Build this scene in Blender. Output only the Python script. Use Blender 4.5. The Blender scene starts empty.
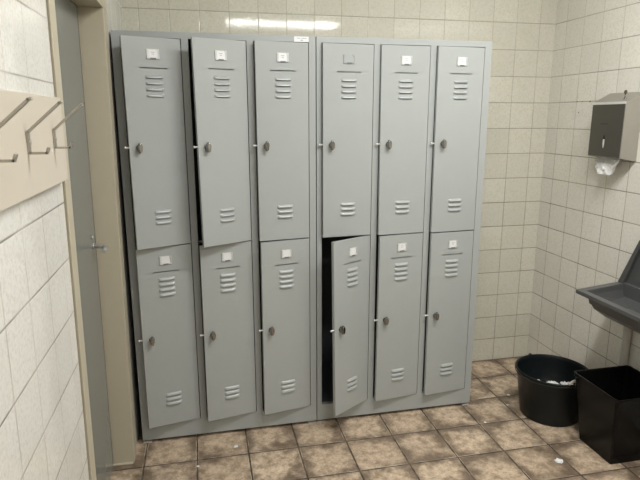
import bpy, bmesh, math, random
from mathutils import Vector, Matrix
random.seed(7)
scene = bpy.context.scene
COL = scene.collection
PI = math.pi

# ------------------------------------------------------------------ materials
def new_mat(name):
    m = bpy.data.materials.new(name); m.use_nodes = True
    nt = m.node_tree; nt.nodes.clear()
    out = nt.nodes.new('ShaderNodeOutputMaterial'); b = nt.nodes.new('ShaderNodeBsdfPrincipled')
    nt.links.new(b.outputs[0], out.inputs[0])
    return m, nt, b

class NT:
    def __init__(s, nt): s.nt = nt
    def node(s, t, **k):
        n = s.nt.nodes.new(t)
        for a, v in k.items(): setattr(n, a, v)
        return n
    def put(s, sock, v):
        if isinstance(v, bpy.types.NodeSocket): s.nt.links.new(v, sock)
        else: sock.default_value = v
    def math(s, op, a, b=0.0, c=None, clamp=False):
        n = s.node('ShaderNodeMath', operation=op, use_clamp=clamp)
        s.put(n.inputs[0], a); s.put(n.inputs[1], b)
        if c is not None: s.put(n.inputs[2], c)
        return n.outputs[0]
    def mix(s, f, a, b, blend='MIX'):
        n = s.node('ShaderNodeMix', data_type='RGBA', blend_type=blend)
        s.put(n.inputs['Factor'], f)
        s.put(n.inputs[6], a); s.put(n.inputs[7], b)
        return n.outputs[2]
    def noise(s, vec, scale, detail=3, rough=.5):
        n = s.node('ShaderNodeTexNoise'); s.put(n.inputs['Vector'], vec)
        n.inputs['Scale'].default_value = scale; n.inputs['Detail'].default_value = detail; n.inputs['Roughness'].default_value = rough
        return n.outputs['Fac']
    def white(s, vec):
        n = s.node('ShaderNodeTexWhiteNoise', noise_dimensions='3D'); s.put(n.inputs['Vector'], vec); return n.outputs['Value']
    def comb(s, x, y, z):
        n = s.node('ShaderNodeCombineXYZ'); s.put(n.inputs[0], x); s.put(n.inputs[1], y); s.put(n.inputs[2], z); return n.outputs[0]
    def ss(s, v, a, b):
        n = s.node('ShaderNodeMapRange', interpolation_type='SMOOTHSTEP'); s.put(n.inputs[0], v)
        n.inputs[1].default_value = a; n.inputs[2].default_value = b; n.inputs[3].default_value = 0; n.inputs[4].default_value = 1
        return n.outputs[0]
    def bump(s, h, strength, dist):
        n = s.node('ShaderNodeBump'); n.inputs['Strength'].default_value = strength; n.inputs['Distance'].default_value = dist
        s.put(n.inputs['Height'], h); return n.outputs[0]

def rgb(r, g, b): return (r, g, b, 1)

def plain(name, col, rough=.5, metal=0., noise=0.04, nscale=30, bump=0., bscale=200, coat=0., spec=.5):
    m, nt, b = new_mat(name); N = NT(nt)
    tc = N.node('ShaderNodeTexCoord').outputs['Object']
    f = N.noise(tc, nscale, 4)
    c = N.mix(f, rgb(*[x * (1 - noise) for x in col]), rgb(*[min(1, x * (1 + noise)) for x in col]))
    nt.links.new(c, b.inputs['Base Color'])
    b.inputs['Metallic'].default_value = metal; b.inputs['Roughness'].default_value = rough
    b.inputs['Coat Weight'].default_value = coat; b.inputs['Specular IOR Level'].default_value = spec
    if bump: nt.links.new(N.bump(N.noise(tc, bscale, 2), bump, .002), b.inputs['Normal'])
    return m

T = .1403       # wall tile pitch
def wall_tiles(name, axis, u0, v0=.0016, joint_dark=rgb(.16,.13,.09), joint_pale=rgb(.40,.36,.29), base=(.66,.63,.56), holes=(), palejoint_v=False):
    m, nt, b = new_mat(name); N = NT(nt)
    pos = N.node('ShaderNodeNewGeometry').outputs['Position']
    sep = N.node('ShaderNodeSeparateXYZ'); nt.links.new(pos, sep.inputs[0])
    u = sep.outputs[axis]; v = sep.outputs[2]
    a = N.math('DIVIDE', N.math('SUBTRACT', u, u0), T); c = N.math('DIVIDE', N.math('SUBTRACT', v, v0), T)
    def dist(x): return N.math('MULTIPLY', N.math('SUBTRACT', .5, N.math('ABSOLUTE', N.math('SUBTRACT', N.math('FRACT', x), .5))), T)
    du, dv = dist(a), dist(c)
    wob = N.math('MULTIPLY', N.math('SUBTRACT', N.noise(pos, 40, 2), .5), .0006)
    mu = N.math('SUBTRACT', 1.0, N.ss(N.math('ADD', du, wob), .0011, .0024))
    mv = N.math('SUBTRACT', 1.0, N.ss(N.math('ADD', dv, wob), .0012, .0026))
    d = N.math('MINIMUM', du, dv)
    cell = N.comb(N.math('FLOOR', a), N.math('FLOOR', c), float(axis) * 7 + 3)
    r = N.white(cell)
    spk = N.noise(pos, 115, 4, .7); blot = N.noise(pos, 9, 3, .6)
    col = N.mix(r, rgb(*[x*.955 for x in base]), rgb(*[min(1,x*1.045) for x in base]))
    col = N.mix(N.math('MULTIPLY', N.ss(spk, .42, .70), .62), col, rgb(base[0]*.80, base[1]*.78, base[2]*.70))
    col = N.mix(N.math('MULTIPLY', N.ss(blot, .5, .8), .30), col, rgb(base[0]*.86, base[1]*.86, base[2]*.78))
    dirt = N.noise(pos, 5, 2)
    jh = N.mix(N.ss(dirt, .35, .65), joint_dark, joint_pale)
    jv = N.mix(N.ss(dirt, .3, .6) if not palejoint_v else 1.0, joint_dark, joint_pale)
    col = N.mix(N.math('MULTIPLY', mu, N.math('ADD', .42, N.math('MULTIPLY', N.ss(v, 1.9, .8), .34))), col, jv)
    col = N.mix(N.math('MULTIPLY', mv, N.math('ADD', .62, N.math('MULTIPLY', N.ss(v, 1.9, .8), .28))), col, jh)
    for (hu, hv, hr) in holes:
        du2 = N.math('SUBTRACT', u, hu); dv2 = N.math('SUBTRACT', v, hv)
        rr = N.math('SQRT', N.math('ADD', N.math('MULTIPLY', du2, du2), N.math('MULTIPLY', dv2, dv2)))
        col = N.mix(N.math('SUBTRACT', 1.0, N.ss(rr, hr * .7, hr)), col, rgb(.03,.025,.02))
    nt.links.new(col, b.inputs['Base Color'])
    g = N.math('MAXIMUM', mu, mv)
    nt.links.new(N.math('ADD', .055, N.math('MULTIPLY', g, .6)), b.inputs['Roughness'])
    b.inputs['Specular IOR Level'].default_value = .45
    h = N.math('ADD', N.math('MULTIPLY', N.ss(d, .0, .004), 1.0), N.math('MULTIPLY', N.math('ADD', N.noise(pos, 75, 2), N.math('MULTIPLY', N.noise(pos, 16, 2), 1.2)), .13))
    nt.links.new(N.bump(h, .30, .0022), b.inputs['Normal'])
    return m

FS, FX, FY = .2248, .0194, -.1819
def floor_tiles():
    m, nt, b = new_mat('brown_floor_tile'); N = NT(nt)
    pos = N.node('ShaderNodeNewGeometry').outputs['Position']
    sep = N.node('ShaderNodeSeparateXYZ'); nt.links.new(pos, sep.inputs[0])
    a = N.math('DIVIDE', N.math('SUBTRACT', sep.outputs[0], FX), FS); c = N.math('DIVIDE', N.math('SUBTRACT', sep.outputs[1], FY), FS)
    def dist(x): return N.math('MULTIPLY', N.math('SUBTRACT', .5, N.math('ABSOLUTE', N.math('SUBTRACT', N.math('FRACT', x), .5))), FS)
    d = N.math('MINIMUM', dist(a), dist(c))
    wob = N.math('MULTIPLY', N.math('SUBTRACT', N.noise(pos, 60, 3), .5), .004)
    dd = N.math('ADD', d, wob)
    grout = N.math('SUBTRACT', 1.0, N.ss(dd, .0026, .0046))
    cell = N.comb(N.math('FLOOR', a), N.math('FLOOR', c), 1.0)
    r = N.white(cell)
    shift = N.node('ShaderNodeVectorMath', operation='ADD'); nt.links.new(pos, shift.inputs[0])
    wn = N.node('ShaderNodeTexWhiteNoise', noise_dimensions='3D'); nt.links.new(cell, wn.inputs['Vector'])
    sc = N.node('ShaderNodeVectorMath', operation='SCALE'); nt.links.new(wn.outputs['Color'], sc.inputs[0]); sc.inputs['Scale'].default_value = 9
    nt.links.new(sc.outputs[0], shift.inputs[1]); p2 = shift.outputs[0]
    big = N.noise(p2, 6.0, 6, .66); mid = N.noise(p2, 26, 5, .7); fine = N.noise(p2, 120, 3, .7)
    col = N.mix(N.ss(mid, .26, .68), rgb(.27,.19,.12), rgb(.74,.60,.45))
    col = N.mix(N.math('MULTIPLY', N.ss(fine, .48, .72), .55), col, rgb(.22,.15,.095))
    col = N.mix(N.math('MULTIPLY', r, .20), col, rgb(.26,.18,.12))
    edge = N.math('SUBTRACT', 1.0, N.ss(d, .0, .075))
    dark = N.ss(N.math('ADD', big, N.math('MULTIPLY', edge, .20)), .50, .76)
    col = N.mix(N.math('MULTIPLY', dark, .78), col, rgb(.10,.068,.046))
    rim = N.math('MULTIPLY', N.math('SUBTRACT', 1.0, N.ss(dd, .0045, .0075)), N.ss(N.noise(pos, 11, 3), .48, .60))
    col = N.mix(N.math('MULTIPLY', rim, .6), col, rgb(.80,.68,.52))
    col = N.mix(grout, col, N.mix(N.ss(N.noise(pos, 14, 3), .4, .62), rgb(.060,.045,.033), rgb(.15,.115,.08)))
    nt.links.new(col, b.inputs['Base Color'])
    nt.links.new(N.math('ADD', .34, N.math('MULTIPLY', N.math('MAXIMUM', grout, N.math('MULTIPLY', fine, .5)), .42)), b.inputs['Roughness'])
    h = N.math('ADD', N.ss(dd, .0008, .0068), N.math('ADD', N.math('MULTIPLY', mid, .22), N.math('MULTIPLY', fine, .10)))
    nt.links.new(N.bump(h, .75, .0045), b.inputs['Normal'])
    return m

M = dict(
    paint=plain('grey_locker_paint', (.375,.402,.400), .27, noise=.02, nscale=14, bump=.05, bscale=260),
    inside_shade=plain('locker_interior_shade', (.10,.11,.12), .6),  # same grey paint, with the shade of the closed lockers put into the colour
    chrome=plain('chrome', (.62,.60,.56), .22, 1.0, noise=.05),
    dull=plain('worn_lock_metal', (.30,.29,.27), .22, 1.0, noise=.1),
    nickel=plain('hook_metal', (.50,.48,.44), .36, .9),
    card=plain('white_card', (.74,.76,.77), .5),
    holder=plain('card_holder_metal', (.62,.64,.63), .35, .2),
    ink=plain('grey_ink', (.16,.17,.18), .6),
    plate=plain('bright_latch', (.74,.74,.72), .35, .2),
    lever=plain('satin_lever_metal', (.50,.50,.48), .3, .5),
    beige=plain('beige_door_frame_paint', (.50,.46,.355), .38, noise=.03),
    board=plain('beige_board', (.60,.55,.465), .42, noise=.025),
    door=plain('grey_green_door_paint', (.205,.225,.215), .16, noise=.03),
    doorframe=plain('dark_door_rebate', (.13,.135,.13), .4),
    gapdark=plain('gap_shade_and_black_parts', (.02,.018,.015), .8),  # near-black for painted gap shade, also for small black parts
    steel=plain('brushed_steel', (.40,.385,.345), .42, .6, noise=.05),
    darksteel=plain('dark_steel_panel', (.13,.125,.11), .30, .6),
    bucket=plain('black_bucket_plastic', (.010,.013,.014), .30, noise=.2, spec=.15),
    bin=plain('black_bin_plastic', (.006,.006,.006), .20, noise=.2, spec=.15),
    sink=plain('dark_grey_sink', (.085,.087,.087), .36, noise=.05),
    paper=plain('white_paper', (.82,.83,.83), .8),
    ceil=plain('ceiling_paint', (.55,.54,.50), .8),
    frontwall=plain('beige_front_wall_paint', (.38,.35,.29), .6),
    pipe=plain('grey_pipe_plastic', (.50,.48,.43), .45),
    housing=plain('white_lamp_housing', (.8,.8,.78), .5),
)
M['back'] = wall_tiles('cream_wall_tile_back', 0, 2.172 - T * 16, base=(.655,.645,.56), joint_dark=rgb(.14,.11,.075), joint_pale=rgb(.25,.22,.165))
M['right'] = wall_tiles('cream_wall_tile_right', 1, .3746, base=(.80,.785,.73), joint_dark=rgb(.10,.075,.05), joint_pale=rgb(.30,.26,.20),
                        holes=[(.227,1.546,.0035),(.191,1.546,.0035),(.13,1.544,.005),(.21,1.49,.0035)])
M['left'] = wall_tiles('white_wall_tile_left', 1, -1.150, base=(.78,.78,.75), joint_dark=rgb(.13,.115,.09), joint_pale=rgb(.42,.40,.36))
M['floor'] = floor_tiles()
def emitter(name, col, s):
    m, nt, b = new_mat(name)
    b.inputs['Emission Color'].default_value = rgb(*col); b.inputs['Emission Strength'].default_value = s
    b.inputs['Base Color'].default_value = rgb(.8,.8,.8)
    return m
M['lampA'] = emitter('lamp_diffuser_glow', (1.0,.985,.955), 60)
M['lampB'] = emitter('lamp_diffuser_glow_rear', (1.0,.985,.955), 37)

# ------------------------------------------------------------------ mesh helpers
class MB:
    """collects vertices and faces for one mesh"""
    def __init__(s): s.v = []; s.f = []; s.mi = []; s.sm = []
    def add(s, vs, fs, mi=0, smooth=False):
        n = len(s.v); s.v += [tuple(p) for p in vs]
        for f in fs: s.f.append([n + i for i in f]); s.mi.append(mi); s.sm.append(smooth)
    def box(s, x0, y0, z0, x1, y1, z1, mi=0):
        x0, x1 = sorted((x0, x1)); y0, y1 = sorted((y0, y1)); z0, z1 = sorted((z0, z1))
        vs = [(x0,y0,z0),(x1,y0,z0),(x1,y1,z0),(x0,y1,z0),(x0,y0,z1),(x1,y0,z1),(x1,y1,z1),(x0,y1,z1)]
        s.add(vs, [(0,3,2,1),(4,5,6,7),(0,1,5,4),(1,2,6,5),(2,3,7,6),(3,0,4,7)], mi)
    def grid(s, rows, closed=False, mi=0, smooth=True):
        n = len(rows[0]); vs = [p for r in rows for p in r]; fs = []
        for i in range(len(rows) - 1):
            for j in range(n if closed else n - 1):
                k = (j + 1) % n
                fs.append((i*n+j, i*n+k, (i+1)*n+k, (i+1)*n+j))
        s.add(vs, fs, mi, smooth)
    def cyl(s, a, b, r0, r1=None, n=16, mi=0, caps=True):
        r1 = r0 if r1 is None else r1
        a, b = Vector(a), Vector(b); d = (b - a).normalized()
        x = d.orthogonal().normalized(); y = d.cross(x)
        A = [a + (x*math.cos(t)+y*math.sin(t))*r0 for t in [2*PI*i/n for i in range(n)]]
        B = [b + (x*math.cos(t)+y*math.sin(t))*r1 for t in [2*PI*i/n for i in range(n)]]
        s.grid([A, B], True, mi, True)
        if caps: s.add(A, [tuple(range(n))[::-1]], mi); s.add(B, [tuple(range(n))], mi)
    def tube(s, pts, r, n=10, mi=0, flat=1.0, up=None):
        pts = [Vector(p) for p in pts]; rows = []
        up = Vector(up) if up else Vector((0, 1, 0))
        for i, p in enumerate(pts):
            d = (pts[min(i+1, len(pts)-1)] - pts[max(i-1, 0)]).normalized()
            x = (up - d * up.dot(d)).normalized(); y = d.cross(x)
            rows.append([p + x*math.cos(t)*r + y*math.sin(t)*r*flat for t in [2*PI*k/n for k in range(n)]])
        s.grid(rows, True, mi, True)
        s.add(rows[0], [tuple(range(n))[::-1]], mi); s.add(rows[-1], [tuple(range(n))], mi)
    def lathe(s, prof, c, n=48, mi=0):
        s.grid([[(c[0]+r*math.cos(2*PI*i/n), c[1]+r*math.sin(2*PI*i/n), c[2]+z) for i in range(n)] for r, z in prof], True, mi, True)
    def build(s, name, mats, parent=None, loc=(0,0,0), warp=None, bevel=0, segs=2):
        me = bpy.data.meshes.new(name)
        vs = s.v
        if warp: vs = [warp(p) for p in vs]
        vs = [(p[0]-loc[0], p[1]-loc[1], p[2]-loc[2]) for p in vs]
        me.from_pydata(vs, [], s.f)
        mats = mats if isinstance(mats, (list, tuple)) else [mats]
        for m in mats: me.materials.append(m)
        for i, p in enumerate(me.polygons): p.material_index = s.mi[i]; p.use_smooth = s.sm[i]
        bm = bmesh.new(); bm.from_mesh(me)
        bmesh.ops.remove_doubles(bm, verts=bm.verts, dist=1e-6)
        bmesh.ops.recalc_face_normals(bm, faces=bm.faces); bm.to_mesh(me); bm.free()
        o = bpy.data.objects.new(name, me); COL.objects.link(o)
        if parent: o.parent = parent
        pl = abs_loc(parent) if parent else Vector((0,0,0))
        o.location = Vector(loc) - pl
        if bevel:
            b = o.modifiers.new('bevel', 'BEVEL'); b.width = bevel; b.segments = segs; b.limit_method = 'ANGLE'; b.angle_limit = math.radians(40); b.harden_normals = False
        return o
def abs_loc(o):
    v = Vector(o.location)
    while o.parent: o = o.parent; v += Vector(o.location)
    return v
def empty(name, loc, label, cat, group=None):
    o = bpy.data.objects.new(name, None); o.empty_display_size = .05; COL.objects.link(o); o.location = loc
    return tag(o, label, cat, group)
def tag(o, label, cat, group=None):
    o['label'] = label; o['category'] = cat
    if group: o['group'] = group
    return o
def struct(o): o['kind'] = 'structure'; return o

XR, YB, YF, ZC = 2.2663, .475, -4.3, 2.55
LEAN = .0115; XL = -.028
def lean(o):               # the left wall stands slightly out of plumb
    o.location = (XL, 0, 0); o.rotation_euler = (0, LEAN, 0); return o

# ------------------------------------------------------------------ room shell
b = MB(); b.box(-.45, YF-.1, -.1, XR+.1, YB+.1, 0); struct(b.build('floor', M['floor']))
b = MB(); b.box(-.45, YF-.1, ZC, XR+.1, YB+.1, ZC+.1); struct(b.build('ceiling', M['ceil']))
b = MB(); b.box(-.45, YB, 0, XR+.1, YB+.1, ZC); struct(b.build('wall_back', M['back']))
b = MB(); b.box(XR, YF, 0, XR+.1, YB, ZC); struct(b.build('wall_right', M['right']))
b = MB(); b.box(-.45, YF-.1, 0, XR+.1, YF, ZC); struct(b.build('wall_front', M['frontwall']))
DF, DN, DZ = -.140, -.892, 1.857          # door opening: far, near, top
CF, CN, CT = -.052, -.953, 1.915          # outer edges of its casing
b = MB()
b.box(-.2, YF, -.0, 0, CN, ZC-.0)
b.box(-.2, CF, 0, 0, YB, ZC); b.box(-.2, CN, CT, 0, CF, ZC)
struct(lean(b.build('wall_left', M['left'])))
b = MB()                                    # casing and reveals
b.box(-.2, DF, 0, .006, CF-.0005, DZ); b.box(-.2, CN+.006, 0, .006, DN, DZ); b.box(-.2, CN+.006, DZ, .006, CF-.0005, CT-.0005)
b.box(-.10, DF-.012, 0, -.0, DF, .006)
struct(lean(b.build('trim_1', M['beige'], bevel=.002)))
d = MB()                                    # grey door leaf
d.box(-.12, DN+.004, .012, -.078, DF-.030, DZ-.006)
d.box(-.12, DF-.029, .012, -.084, DF-.005, DZ-.006, 1)
d.box(-.125, DF-.006, .0, -.082, DF-.0005, DZ-.0005, 2)  # black strips painting the shade in the gap around the leaf
d.box(-.125, DN+.0005, DZ-.006, -.080, DF-.0005, DZ-.0005, 2)
door = struct(lean(d.build('door_1', [M['door'], M['doorframe'], M['gapdark']])))
h = MB()
hy, hz = -.232, .992
h.cyl((-.078, hy, hz), (-.072, hy, hz), .011)
h.cyl((-.078, hy-.012, hz+.036), (-.071, hy-.012, hz+.036), .008)
h.tube([(-.074, hy, hz), (-.045, hy, hz-.002), (-.034, hy-.004, hz-.003), (-.028, hy-.018, hz-.003), (-.028, hy-.04, hz-.004), (-.029, hy-.068, hz-.006)], .0085, up=(0,0,1))
ho = h.build('door_handle', M['lever'])
ho.parent = door; ho.location = (0,0,0)

# ------------------------------------------------------------------ ceiling lights
def ceiling_light(x, y, mat, label):
    t = empty('ceiling_light', (x, y, ZC), label, 'lamp', 'fluorescent lights on the ceiling')
    b = MB(); b.box(x-.64, y-.10, ZC-.045, x+.64, y+.10, ZC); b.build('housing', M['housing'], t, bevel=.004)
    b = MB(); rows = []
    for i in range(9):
        a = PI * i / 8
        rows.append([(x-.62, y-.085*math.cos(a), ZC-.045-.03*math.sin(a)), (x+.62, y-.085*math.cos(a), ZC-.045-.03*math.sin(a))])
    b.grid(rows); b.build('diffuser', mat, t)
    return t
ceiling_light(1.42, -1.12, M['lampA'], 'long ceiling light in front of the grey lockers')
ceiling_light(1.30, -3.2, M['lampB'], 'long ceiling light at the rear, far from the grey lockers')

# ------------------------------------------------------------------ lockers
H, DEP, W = 1.80, .455, .2285
ZL0, ZL1, ZU0, ZU1 = .100, .9315, .9365, 1.772
SW = .0012
def hole_grid(b, xs, zs, holes, y, mi=0):
    """a sheet at depth y with the listed rectangular holes left out"""
    xs = sorted(set(xs)); zs = sorted(set(zs))
    for i in range(len(xs)-1):
        for j in range(len(zs)-1):
            cx, cz = (xs[i]+xs[i+1])/2, (zs[j]+zs[j+1])/2
            if any(h[0] < cx < h[1] and h[2] < cz < h[3] for h in holes): continue
            b.add([(xs[i],y,zs[j]),(xs[i+1],y,zs[j]),(xs[i+1],y,zs[j+1]),(xs[i],y,zs[j+1])], [(0,1,2,3)], mi)

CARD_DZ, SLIT_DZ = 0.0620, 0.115           # below the door's top edge
def locker_door(bank, hx, z0, z1, ytop, ybot, card):
    w, th = W, .014
    def warp(p):                            # p = (distance from the hinge side, outward offset, height)
        u, n, z = p
        k = (z - z0) / (z1 - z0)
        s = (ybot + (ytop - ybot) * k) / w; c = math.sqrt(1 - s*s)
        return (hx - u*c + n*s, -.002 - u*s - n*c, z)
    loc = warp((w/2, 0, z0))
    b = MB()
    holes = []; hoods = []
    uc = w - .1165
    zs = z1 - SLIT_DZ + (0 if z0 > .5 else .006)
    holes.append((uc-.055, uc+.055, zs-.0021, zs+.0021))
    for zc in [z1-(.149 if z0 > .5 else .142)-(.0236 if z0 > .5 else .0232)*i for i in range(4)] + [z0+.148-.0225*i for i in range(3)]:
        holes.append((uc-.0325, uc+.0325, zc-.0066, zc+.0015)); hoods.append(zc)
    us = [0, w] + [a for h_ in holes for a in h_[:2]] + [w*.12, w*.88]
    vs = [z0, z1] + [a for h_ in holes for a in h_[2:]] + [z0 + (z1-z0)*i/12 for i in range(13)]
    hole_grid(b, us, vs, holes, 0.0)
    n = 8
    zz = [z0+(z1-z0)*i/n for i in range(n+1)]
    r = .0012
    for i in range(n):                      # back sheet and rims
        a, c = zz[i], zz[i+1]
        b.add([(0,-th,a),(w,-th,a),(w,-th,c),(0,-th,c)], [(0,1,2,3)])
        b.add([(0,0,a),(0,-th,a),(0,-th,c),(0,0,c)], [(0,1,2,3)])
        b.add([(w,0,a),(w,-th,a),(w,-th,c),(w,0,c)], [(0,1,2,3)])
    for a in (z0, z1): b.add([(0,0,a),(w,0,a),(w,-th,a),(0,-th,a)], [(0,1,2,3)])
    arc = [(0.0, 0.0)]
    for k in range(6):
        ph = math.radians(50 - 7.5*k); arc.append((arc[-1][0] + .00225*math.sin(ph), arc[-1][1] - .00225*math.cos(ph)))
    for zc in hoods:                        # pressed louvre hoods, open below
        rows = []; L, m = .0355, 14
        for j in range(m+1):
            t = -1 + 2*j/m; e = (1 - abs(t)**5) ** .5 if abs(t) < 1 else 0
            row = []
            for k in range(7):
                row.append((uc + t*L, .0002 + 1.15*e*arc[k][0], zc + .0074 + arc[k][1]*1.0))
            rows.append(row)
        b.grid(rows)
    dr = b.build('door', [M['paint'], M['inside_shade']], bank, loc, warp)
    # lock knob
    k = MB(); ku = w - .038; kz = z0 + (.4125 if z0 > .5 else .4225)
    def kcyl(z_off, y0, y1, ra, rb): k.cyl((ku, y0, kz+z_off), (ku, y1, kz+z_off), ra, rb, 18)
    kcyl(0, 0, .004, .0125, .0120); kcyl(0, .004, .016, .0105, .0098)
    prof = [(-.007,.016),(-.004,.020),(.004,.020),(.007,.016),(.0110,.004),(.0085,-.012),(.004,-.022),(-.004,-.022),(-.0085,-.012),(-.0110,.004)]
    A = [(ku+x, .013, kz+z) for x, z in prof]; B = [(ku+x*.75, .026, kz+z*.85) for x, z in prof]
    k.grid([A, B], True, smooth=False); k.add(B, [tuple(range(10))])
    k.build('lock_knob', M['dull'], dr, warp((ku, 0, kz)), warp, bevel=.0012)
    # latch tongue behind the free edge
    k = MB(); k.cyl((w-.02, -.006, kz+.001), (w+.012, -.006, kz+.001), .0034, n=12); k.cyl((w+.012, -.006, kz+.001), (w+.018, -.006, kz+.001), .0052, .0040, n=14)
    k.build('latch_tongue', M['plate'], dr, warp((w, 0, kz)), warp)
    # name card holder
    cz = z1 - CARD_DZ + (0 if z0 > .5 else .003); hw, hh = .0245, .0185
    k = MB(); k.box(uc-hw, .0003, cz-hh, uc+hw, .0012, cz+hh)
    for s in (-1, 1):
        for q in (-1, 1): k.box(uc+s*hw, .0012, cz+q*hh, uc+s*(hw-.0075), .0040, cz+q*(hh-.0075))
        k.box(uc+s*hw, .0012, cz-hh, uc+s*(hw-.0022), .0036, cz+hh)
    k.box(uc-hw, .0012, cz-hh, uc+hw, .0040, cz-hh+.0025)
    k.box(uc-.011, .0040, cz-hh-.0005, uc+.011, .0050, cz-hh+.0040, 1)
    hd = k.build('card_holder', [M['holder'] if card else M['paint'], M['ink']], dr, warp((uc, 0, cz)), warp)
    if card:
        k = MB(); k.box(uc-.0175, .0012, cz-.0150, uc+.0175, .0024, cz+.0165)
        if card == 2:
            k.box(uc-.007, .0024, cz+.0060, uc+.008, .0026, cz+.0074, 1); k.box(uc-.004, .0024, cz-.0012, uc+.005, .0026, cz+.0002, 1)
        k.build('name_card', [M['card'], M['ink']], hd, warp((uc, 0, cz)), warp)

def locker_bank(x0, x1, hxs, doors, label):
    t = empty('locker_cabinet', ((x0+x1)/2, DEP/2, 0), label, 'locker', 'grey metal locker cabinets')
    zb = .016
    b = MB()
    b.box(x0, .0015, zb, x0+SW, DEP, H); b.box(x1-SW, .0015, zb, x1, DEP, H)
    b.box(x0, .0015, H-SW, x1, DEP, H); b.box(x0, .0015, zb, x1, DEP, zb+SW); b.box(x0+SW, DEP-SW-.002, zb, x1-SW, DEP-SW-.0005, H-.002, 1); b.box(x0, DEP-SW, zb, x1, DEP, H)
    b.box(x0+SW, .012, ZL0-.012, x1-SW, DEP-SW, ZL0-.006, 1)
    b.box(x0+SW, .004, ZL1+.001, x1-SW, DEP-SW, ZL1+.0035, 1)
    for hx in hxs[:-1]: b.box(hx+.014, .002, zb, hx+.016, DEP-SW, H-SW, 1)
    b.build('body', [M['paint'], M['inside_shade']], t)  # back, shelf and divider sheets carry the painted-in shade
    f = MB()                                # front frame with two openings per column
    xs = [x0, x1]; zs = [zb, ZL0, ZL1, ZU0, ZU1, H]; holes = []
    for hx in hxs:
        a, c = hx - W - .002, hx + .0032
        xs += [a, c]; holes.append((a, c, ZL0-.003, ZU1+.003))
    hole_grid(f, xs, [zb, ZL0-.003, ZU1+.003, H], holes, 0.0)
    for a, c, z0, z1 in holes:              # folded returns of the openings
        for x in (a, c): f.add([(x,0,z0),(x,.022,z0),(x,.022,z1),(x,0,z1)], [(0,1,2,3)])
        for z in (z0, z1): f.add([(a,0,z),(c,0,z),(c,.022,z),(a,.022,z)], [(0,1,2,3)])
        f.box(a, .016, ZL1-.003, c, .020, ZU0+.003)
    for x in (x0, x1): f.add([(x,0,zb),(x,.002,zb),(x,.002,H),(x,0,H)], [(0,1,2,3)])
    for z in (zb, H): f.add([(x0,0,z),(x1,0,z),(x1,.002,z),(x0,.002,z)], [(0,1,2,3)])
    f.build('frame', M['paint'], t)
    for fx in (x0+.020, x1-.020):
        for fy in (.022, DEP-.03):
            q = MB(); q.box(fx-.019, fy-.020, 0, fx+.019, fy+.020, .004); q.cyl((fx, fy, .004), (fx, fy, zb), .008)
            q.build('foot', M['pipe'], t, (fx, fy, 0))
    for (hx, z0, z1, yt, yb, card) in doors: locker_door(t, hx, z0, z1, yt, yb, card)
    return t
H1 = (.2615, .5230, .7845); H2 = (1.0730, 1.3340, 1.5955)
LO, UP = (ZL0, ZL1), (ZU0, ZU1)
bank1 = locker_bank(0, .8165, H1, [
    (H1[0], *UP, .072, .087, 2), (H1[1], *UP, .080, .100, 2), (H1[2], *UP, .029, .033, 2),
    (H1[0], *LO, .058, .045, 1), (H1[1], *LO, .050, .043, 1), (H1[2], *LO, .050, .042, 1)],
    'grey six-door metal locker cabinet beside the grey door, white sticker on its top right')
bank2 = locker_bank(.8205, 1.632, H2, [
    (H2[0], *UP, .015, .019, 0), (H2[1], *UP, .010, .022, 2), (H2[2], *UP, .014, .019, 2),
    (H2[0], *LO, .108, .124, 1), (H2[1], *LO, .038, .031, 2), (H2[2], *LO, .023, .026, 2)],
    'grey six-door metal locker cabinet nearer the bucket, lower left door standing open')
s = MB(); s.box(.725, -.0006, 1.775, .787, .0, 1.797)
s.box(.737, -.0008, 1.789, .751, -.0006, 1.7905, 1); s.box(.756, -.0008, 1.789, .777, -.0006, 1.7905, 1); s.box(.752, -.0008, 1.781, .763, -.0006, 1.7832, 1)
o = s.build('sticker', [M['card'], M['ink']], bank1, (.756, 0, 1.775)); o['label'] = 'white sticker on frame'

# ------------------------------------------------------------------ coat rack
YR = [-1.075, -1.268, -1.462]
rack = empty('coat_rack', (XL, -1.4, 1.32), 'beige wall board with metal coat hooks above the white tiles left of the door', 'coat rack')
bx = -.0125 - 0.0
b = MB(); b.box(-.012, -2.3, 1.322, .006, -.972, 1.512)
b.build('board', M['board'], rack, (0, -1.4, 1.322), bevel=.0015)
for y in YR:
    k = MB()
    def bar(pts, w=.0042, t=.0022):
        pts = [Vector(p) for p in pts]; rows = []
        for i, p in enumerate(pts):
            d = (pts[min(i+1,len(pts)-1)] - pts[max(i-1,0)]).normalized(); n = Vector((-d.z, 0, d.x))
            yv = Vector((0,1,0))
            rows.append([p+yv*w+n*t, p+yv*w-n*t, p-yv*w-n*t, p-yv*w+n*t])
        k.grid(rows, True, smooth=False); k.add(rows[0], [(0,1,2,3)]); k.add(rows[-1], [(3,2,1,0)])
    X0 = .009
    bar([(X0, y, 1.402), (X0, y, 1.442)])
    bar([(X0, y, 1.441), (X0+.060, y, 1.4945)])
    bar([(X0+.058, y, 1.4935), (X0+.064, y, 1.4955)])
    bar([(X0, y, 1.4025), (X0+.031, y, 1.4025)]); bar([(X0+.029, y, 1.401), (X0+.033, y, 1.4125)])
    k.cyl((X0-.003, y, 1.422), (X0+.004, y, 1.422), .0035, n=10)
    k.build('hook', M['nickel'], rack, (X0, y, 1.402))

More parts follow.
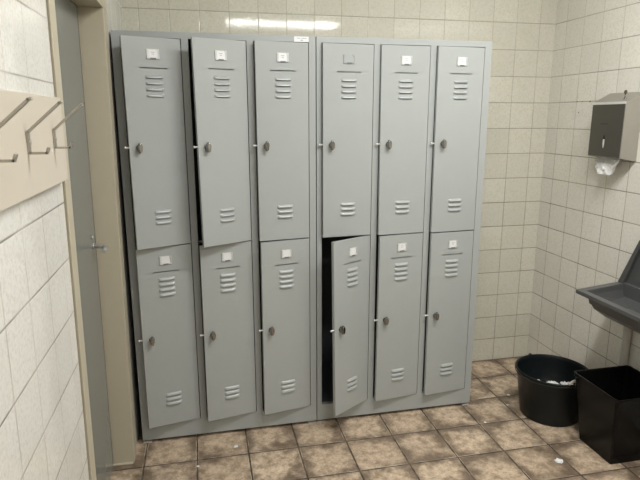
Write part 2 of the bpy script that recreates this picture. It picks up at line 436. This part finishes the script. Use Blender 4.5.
# ------------------------------------------------------------------ towel dispenser
XD, Y0, Y1, Z0, Z1 = 2.178, -.222, -.008, 1.283, 1.533
disp = empty('towel_dispenser', (XR, (Y0+Y1)/2, Z0), 'boxy steel paper towel dispenser with a dark front on the tiled wall', 'dispenser')
b = MB()
A = [(XD,Y0,Z0),(XD,Y0,Z1),(XR,Y0,1.578),(XR,Y0,1.268)]; B = [(x,Y1,z) for x,_,z in A]
b.add(A, [(0,1,2,3)]); b.add(B, [(0,1,2,3)])
b.add(A+B, [(0,1,5,4),(1,2,6,5),(2,3,7,6)])
# underside with its outlet slot
ym0, ym1 = Y0+.03, Y1-.03
def und(x): return Z0 + (1.268-Z0)*(x-XD)/(XR-XD)
for (xa, ya, xb, yb) in [(XD,Y0,XR,ym0),(XD,ym1,XR,Y1),(XD,ym0,XD+.02,ym1),(XD+.06,ym0,XR,ym1)]:
    b.add([(xa,ya,und(xa)),(xb,ya,und(xb)),(xb,yb,und(xb)),(xa,yb,und(xa))], [(0,1,2,3)])
b.build('housing', M['steel'], disp, (XR-.04, (Y0+Y1)/2, Z0))
b = MB(); hole_grid(b, [], [], [], 0)
ysl, zsl = -.110, 1.355
def dface(b, x):                            # front plate with an almond window cut through it
    ys = [Y0+.004, Y1-.004]; zs = [Z0+.003, Z1-.010]
    n = 24; ring = []; out = []
    for i in range(n):
        a = 2*PI*i/n; ring.append((x, ysl+.0058*math.sin(a)*(1 if True else 1), zsl+.031*math.cos(a)))
        dx, dz = math.sin(a), math.cos(a)
        k = min((ys[1]-ysl)/dx if dx > 1e-6 else ((ys[0]-ysl)/dx if dx < -1e-6 else 9), (zs[1]-zsl)/dz if dz > 1e-6 else ((zs[0]-zsl)/dz if dz < -1e-6 else 9))
        out.append((x, ysl+dx*k, zsl+dz*k))
    for cy in ys:
        for cz in zs:
            j = min(range(n), key=lambda q: (out[q][1]-cy)**2+(out[q][2]-cz)**2); out[j] = (x, cy, cz)
    b.grid([ring, out], True, smooth=False)
    return out
o1 = dface(b, XD-.003)
b.grid([o1, [(XD-.0002, p[1], p[2]) for p in o1]], True, smooth=False)
b.box(XD-.0036, -.127, 1.4345, XD-.003, -.079, 1.4365, 1)
fp = b.build('front_panel', [M['darksteel'], M['gapdark']], disp, (XD, ysl, Z0)); fp['label'] = 'dark front panel'
b = MB(); b.box(XD-.0012, ysl-.008, zsl-.034, XD-.0006, ysl+.008, zsl+.010); b.box(XD-.0012, ysl-.008, zsl+.0102, XD-.0006, ysl+.008, zsl+.034, 1)
b.build('level_window', [M['paper'], M['gapdark']], disp, (XD, ysl, zsl))
b = MB(); b.box(XD-.0035, Y0, Z1-.009, XD+.001, Y1, Z1+.002); b.build('edge_strip', M['plate'], disp, (XD, ysl, Z1))
b = MB(); kx, ky = 2.205, -.180; kz = Z1 + (kx-XD)*(1.578-Z1)/(XR-XD)
b.cyl((kx, ky, kz-.002), (kx, ky, kz+.022), .0035, .0025, 10); b.cyl((kx-.0015, ky, kz+.030), (kx+.0015, ky, kz+.030), .009, n=16); b.cyl((kx, ky, kz-.001), (kx, ky, kz+.004), .007, .006, 14)
b.build('key', M['dull'], disp, (kx, ky, kz))
# paper hanging out of the outlet
b = MB(); rows = []
for i in range(9):
    v = i/8; row = []
    for j in range(13):
        u = j/12
        y = -.036 - .150*u + .006*math.sin(v*5+u*3) + (.014*v*(1-u))
        x = 2.222 - .016*math.sin(v*2.2) + .010*math.sin(u*9+v*2)*v
        z = 1.280 - v*((.050+.036*u/.2) if u<.2 else (.086 if u<.75 else .086-.070*(u-.75)/.25)) - v*.004*math.sin(u*14)
        x += v*.009*((i*7+j*5)%4-1.5)/1.5; z += v*.004*((i*3+j*5)%5-2)/2
        row.append((x, y, z))
    rows.append(row)
b.grid(rows, smooth=False)
o = b.build('paper_towel', M['paper'], None, (2.22, -.11, 1.24))
sm = o.modifiers.new('thick', 'SOLIDIFY'); sm.thickness = .0012
tag(o, 'crumpled white paper towel hanging out of the steel dispenser', 'paper towel')

# ------------------------------------------------------------------ utility sink
def loop(xf, xb, yf0, yb0, yf1, yb1, z):
    return [(xf, yf0, z), (xb, yb0, z), (xb, yb1, z), (xf, yf1, z)]
sk = MB(); XW = XR - .001
ro = loop(1.962, XW, -.297, -.228, -.900, -.960, .702)
ri = loop(1.996, XW-.030, -.326, -.268, -.871, -.925, .702)
rows_o = [ri, ro, [(x, y, .684) for x, y, z in ro], loop(1.992, XW, -.330, -.262, -.865, -.925, .682),
          loop(2.012, XW, -.362, -.285, -.835, -.905, .628), loop(2.05, XW, -.39, -.33, -.81, -.86, .598)]
sk.grid([r + [] for r in rows_o], True, smooth=False); sk.add(rows_o[-1], [(0,1,2,3)])
rows_i = [ri, loop(2.006, XW-.032, -.338, -.278, -.857, -.917, .645), loop(2.06, XW-.05, -.40, -.35, -.80, -.85, .608)]
sk.grid(rows_i, True, smooth=False); sk.add(rows_i[-1], [(0,1,2,3)])
# raised splash back, flanged, narrowing upwards
P_o = [(-.232, .700), (-.332, .925), (-.344, .940), (-.846, .940), (-.858, .925), (-.958, .700)]
P_i = [(-.268, .705), (-.345, .908), (-.352, .914), (-.838, .914), (-.845, .908), (-.922, .705)]
def ring(P, x): return [(x, y, z) for y, z in P]
sk.grid([ring(P_o, XW), ring(P_o, XW-.030), ring(P_i, XW-.030), ring(P_i, XW-.010)], True, smooth=False)
sk.add(ring(P_i, XW-.010), [tuple(range(6))])
tag(sk.build('utility_sink', M['sink'], None, (XR-.15, -.6, .6), bevel=.003),
    'dark grey wall-hung utility sink with raised splash back', 'sink')
pp = MB()
pp.tube([(2.241, -.326, .006), (2.241, -.326, .598)],   .019, 20, up=(1,0,0)); pp.cyl((2.241, -.326, 0), (2.241, -.326, .012), .0245, n=20)
tag(pp.build('waste_pipe', M['pipe'], None, (2.241, -.326, 0)), 'pale vertical waste pipe on the tiled wall under the sink', 'pipe')

# ------------------------------------------------------------------ bucket
BX, BY, BR0, BR1, BH = 1.990, -.156, .140, .177, .240
bk = empty('bucket', (BX, BY, 0), 'round black plastic bucket on the floor between lockers and square bin', 'bucket')
b = MB()
prof = [(0,.002),(BR0-.012,.002),(BR0-.004,0),(BR0,.006),(BR1-.0075,BH-.018),(BR1-.004,BH-.014),(BR1-.002,BH-.010),(BR1,BH-.005),(BR1+.001,BH),(BR1-.006,BH+.002),(BR1-.011,BH-.002),(BR1-.012,BH-.02),(BR0-.004,.010),(0,.010)]
b.lathe(prof, (BX,BY,0), 64); b.build('body', M['bucket'], bk, (BX,BY,0))
# handle ears and folded wire handle
ea = math.radians(92); eb = math.radians(270)
for a in (ea, eb):
    q = MB(); c = Vector((BX+(BR1+.003)*math.cos(a), BY+(BR1+.003)*math.sin(a), BH-.008)); d = Vector((math.cos(a), math.sin(a), 0))
    q.cyl(c-d*.006, c+d*.008, .011, n=16); q.build('handle_ear', M['bucket'], bk, c)
b = MB(); pts = []
for i in range(25):
    a = eb + (ea + 2*PI - eb) * i/24 if False else eb - (eb-ea) * i/24
    ca, sa = math.cos(a), math.sin(a)
    lift = math.sin(PI*i/24)
    pts.append((BX+(BR1-.001)*ca, BY+(BR1-.001)*sa, BH-.009-.008*lift))
b.tube(pts, .0022, 8, up=(0,0,1)); b.build('wire_handle', M['gapdark'], bk, pts[12])
b = MB()
c = Vector((BX+(BR1-.002)*math.cos(eb), BY+(BR1-.002)*math.sin(eb), BH+.004))
tdir = Vector((-math.sin(eb), math.cos(eb), 0))
b.tube([c+tdir*.012+Vector((0,0,.014)), c+tdir*.006+Vector((0,0,.020)), c-tdir*.012+Vector((0,0,.017)), c-tdir*.040+Vector((0,0,.004))], .0065, 10, up=(0,0,1))
q = b.build('handle_grip', M['pipe'], bk, c); q['label'] = 'pale grip end'
# paper in the bucket
b = MB(); rnd = random.Random(3)
def crumple(b, c, r, seed, sq=.6, n=10):
    rr = random.Random(seed); rows = []
    for i in range(n+1):
        th = PI*i/n; row = []
        for j in range(n*2):
            ph = 2*PI*j/(n*2); k = r*(1+rr.uniform(-.32,.32)) if 0 < i < n else r
            row.append((c[0]+k*math.sin(th)*math.cos(ph), c[1]+k*math.sin(th)*math.sin(ph), c[2]+k*math.cos(th)*sq))
        rows.append(row)
    b.grid(rows, True, smooth=False)
PAPERS = [(-.075,-.010,.170,.026,'crumpled white paper lying in the black bucket, leftmost of the pieces'),
          (-.020,-.040,.172,.030,'crumpled white paper lying in the middle of the black bucket'),
          (.042,-.062,.172,.030,'crumpled white paper in the black bucket, piece nearest the grip end')]
for i, (dx, dy, z, r, lab) in enumerate(PAPERS):
    b = MB(); crumple(b, (BX+dx, BY+dy, z), r, 10+i)
    tag(b.build('crumpled_paper', M['paper'], None, (BX+dx, BY+dy, z)), lab, 'paper', 'crumpled papers in the bucket')
# rubbish bag mass below the papers
b = MB(); rr = random.Random(5); rows = []
for rad, z in [(.001,.132),(.03,.138),(.06,.136),(.09,.134),(.115,.118),(.140,.085),(.132,.02),(.001,.014)]:
    rows.append([(BX+rad*math.cos(2*PI*i/26), BY+rad*math.sin(2*PI*i/26), z + (rr.uniform(-.006,.004) if .02 < rad and z > .05 else 0)) for i in range(26)])
b.grid(rows, True, smooth=False)
tag(b.build('rubbish_bag', M['bucket'], None, (BX, BY, .014)), 'black crumpled liner filling the round bucket under the white papers', 'rubbish bag')

# ------------------------------------------------------------------ square bin
bn = empty('waste_bin', (2.10, -.488, 0), 'black square plastic waste bin with open top below the sink', 'bin')
def rc(x0, x1, y0, y1, z, r=.02, n=5):
    out = []
    for cx, cy, a0 in ((x1-r,y1-r,0),(x0+r,y1-r,PI/2),(x0+r,y0+r,PI),(x1-r,y0+r,1.5*PI)):
        for i in range(n+1):
            a = a0 + PI/2*i/n; out.append((cx+r*math.cos(a), cy+r*math.sin(a), z))
    return out
bx0, bx1, by0, by1, bh = 1.988, 2.206, -.597, -.392, .327
o_ = .040
b = MB()
L = [rc(bx0,bx1,by0,by1,.0,.007), rc(bx0-.036,bx1+.036,by0-.036,by1+.036,bh-.020,.016), rc(bx0-.040,bx1+.040,by0-.043,by1+.040,bh-.018,.017),
     rc(bx0-.042,bx1+.042,by0-.045,by1+.042,bh-.002,.018), rc(bx0-.039,bx1+.039,by0-.039,by1+.039,bh,.018), rc(bx0-.032,bx1+.032,by0-.032,by1+.032,bh-.002,.014), rc(bx0+.004,bx1-.004,by0+.004,by1-.004,.008,.010)]
b.grid(L, True, smooth=False); b.add(L[0], [tuple(range(24))]); b.add(L[-1], [tuple(range(24))])
o = b.build('body', M['bin'], bn, (2.10,-.488,0), bevel=.001)

# ------------------------------------------------------------------ scraps on the floor
SC = [(1.786,-.529,.016,'white paper scrap on the floor in front of the square bin'),
      (1.886,.050,.0075,'small white crumb on the floor left of the bucket, farther from its side'),
      (1.826,-.045,.006,'small white crumb on the floor touching the left side of the bucket'),
      (.247,-.228,.006,'small white crumb on the floor before the leftmost locker column'),
      (.416,-.118,.009,'small white scrap on the floor before the second locker column'),
      (1.628,-.173,.006,'small white crumb on the floor before the right corner of the lockers')]
for i, (x, y, r, lab) in enumerate(SC):
    b = MB(); crumple(b, (x, y, r*.28), r, 50+i, .28, 6)
    for k, p in enumerate(b.v): b.v[k] = (p[0], p[1], max(p[2], .0004))
    tag(b.build('paper_scrap', M['paper'], None, (x, y, 0)), lab, 'scrap', 'white scraps on the floor')

# ------------------------------------------------------------------ camera, world, colour
cam = bpy.data.cameras.new('camera'); co = bpy.data.objects.new('camera', cam); COL.objects.link(co)
co.location = (.31609, -2.39046, 1.46718); co.rotation_euler = (1.35117, .00099, -.21392)
cam.sensor_width = 36; cam.lens = 549.8455 / 640 * 36; cam.clip_start = .02
scene.camera = co
w = bpy.data.worlds.new('world'); scene.world = w; w.use_nodes = True
w.node_tree.nodes['Background'].inputs[0].default_value = (.6,.62,.6,1); w.node_tree.nodes['Background'].inputs[1].default_value = .05
vs = scene.view_settings; vs.view_transform = 'Standard'; vs.look = 'None'; vs.gamma = 1; vs.use_curve_mapping = False
vs.exposure = 0.0
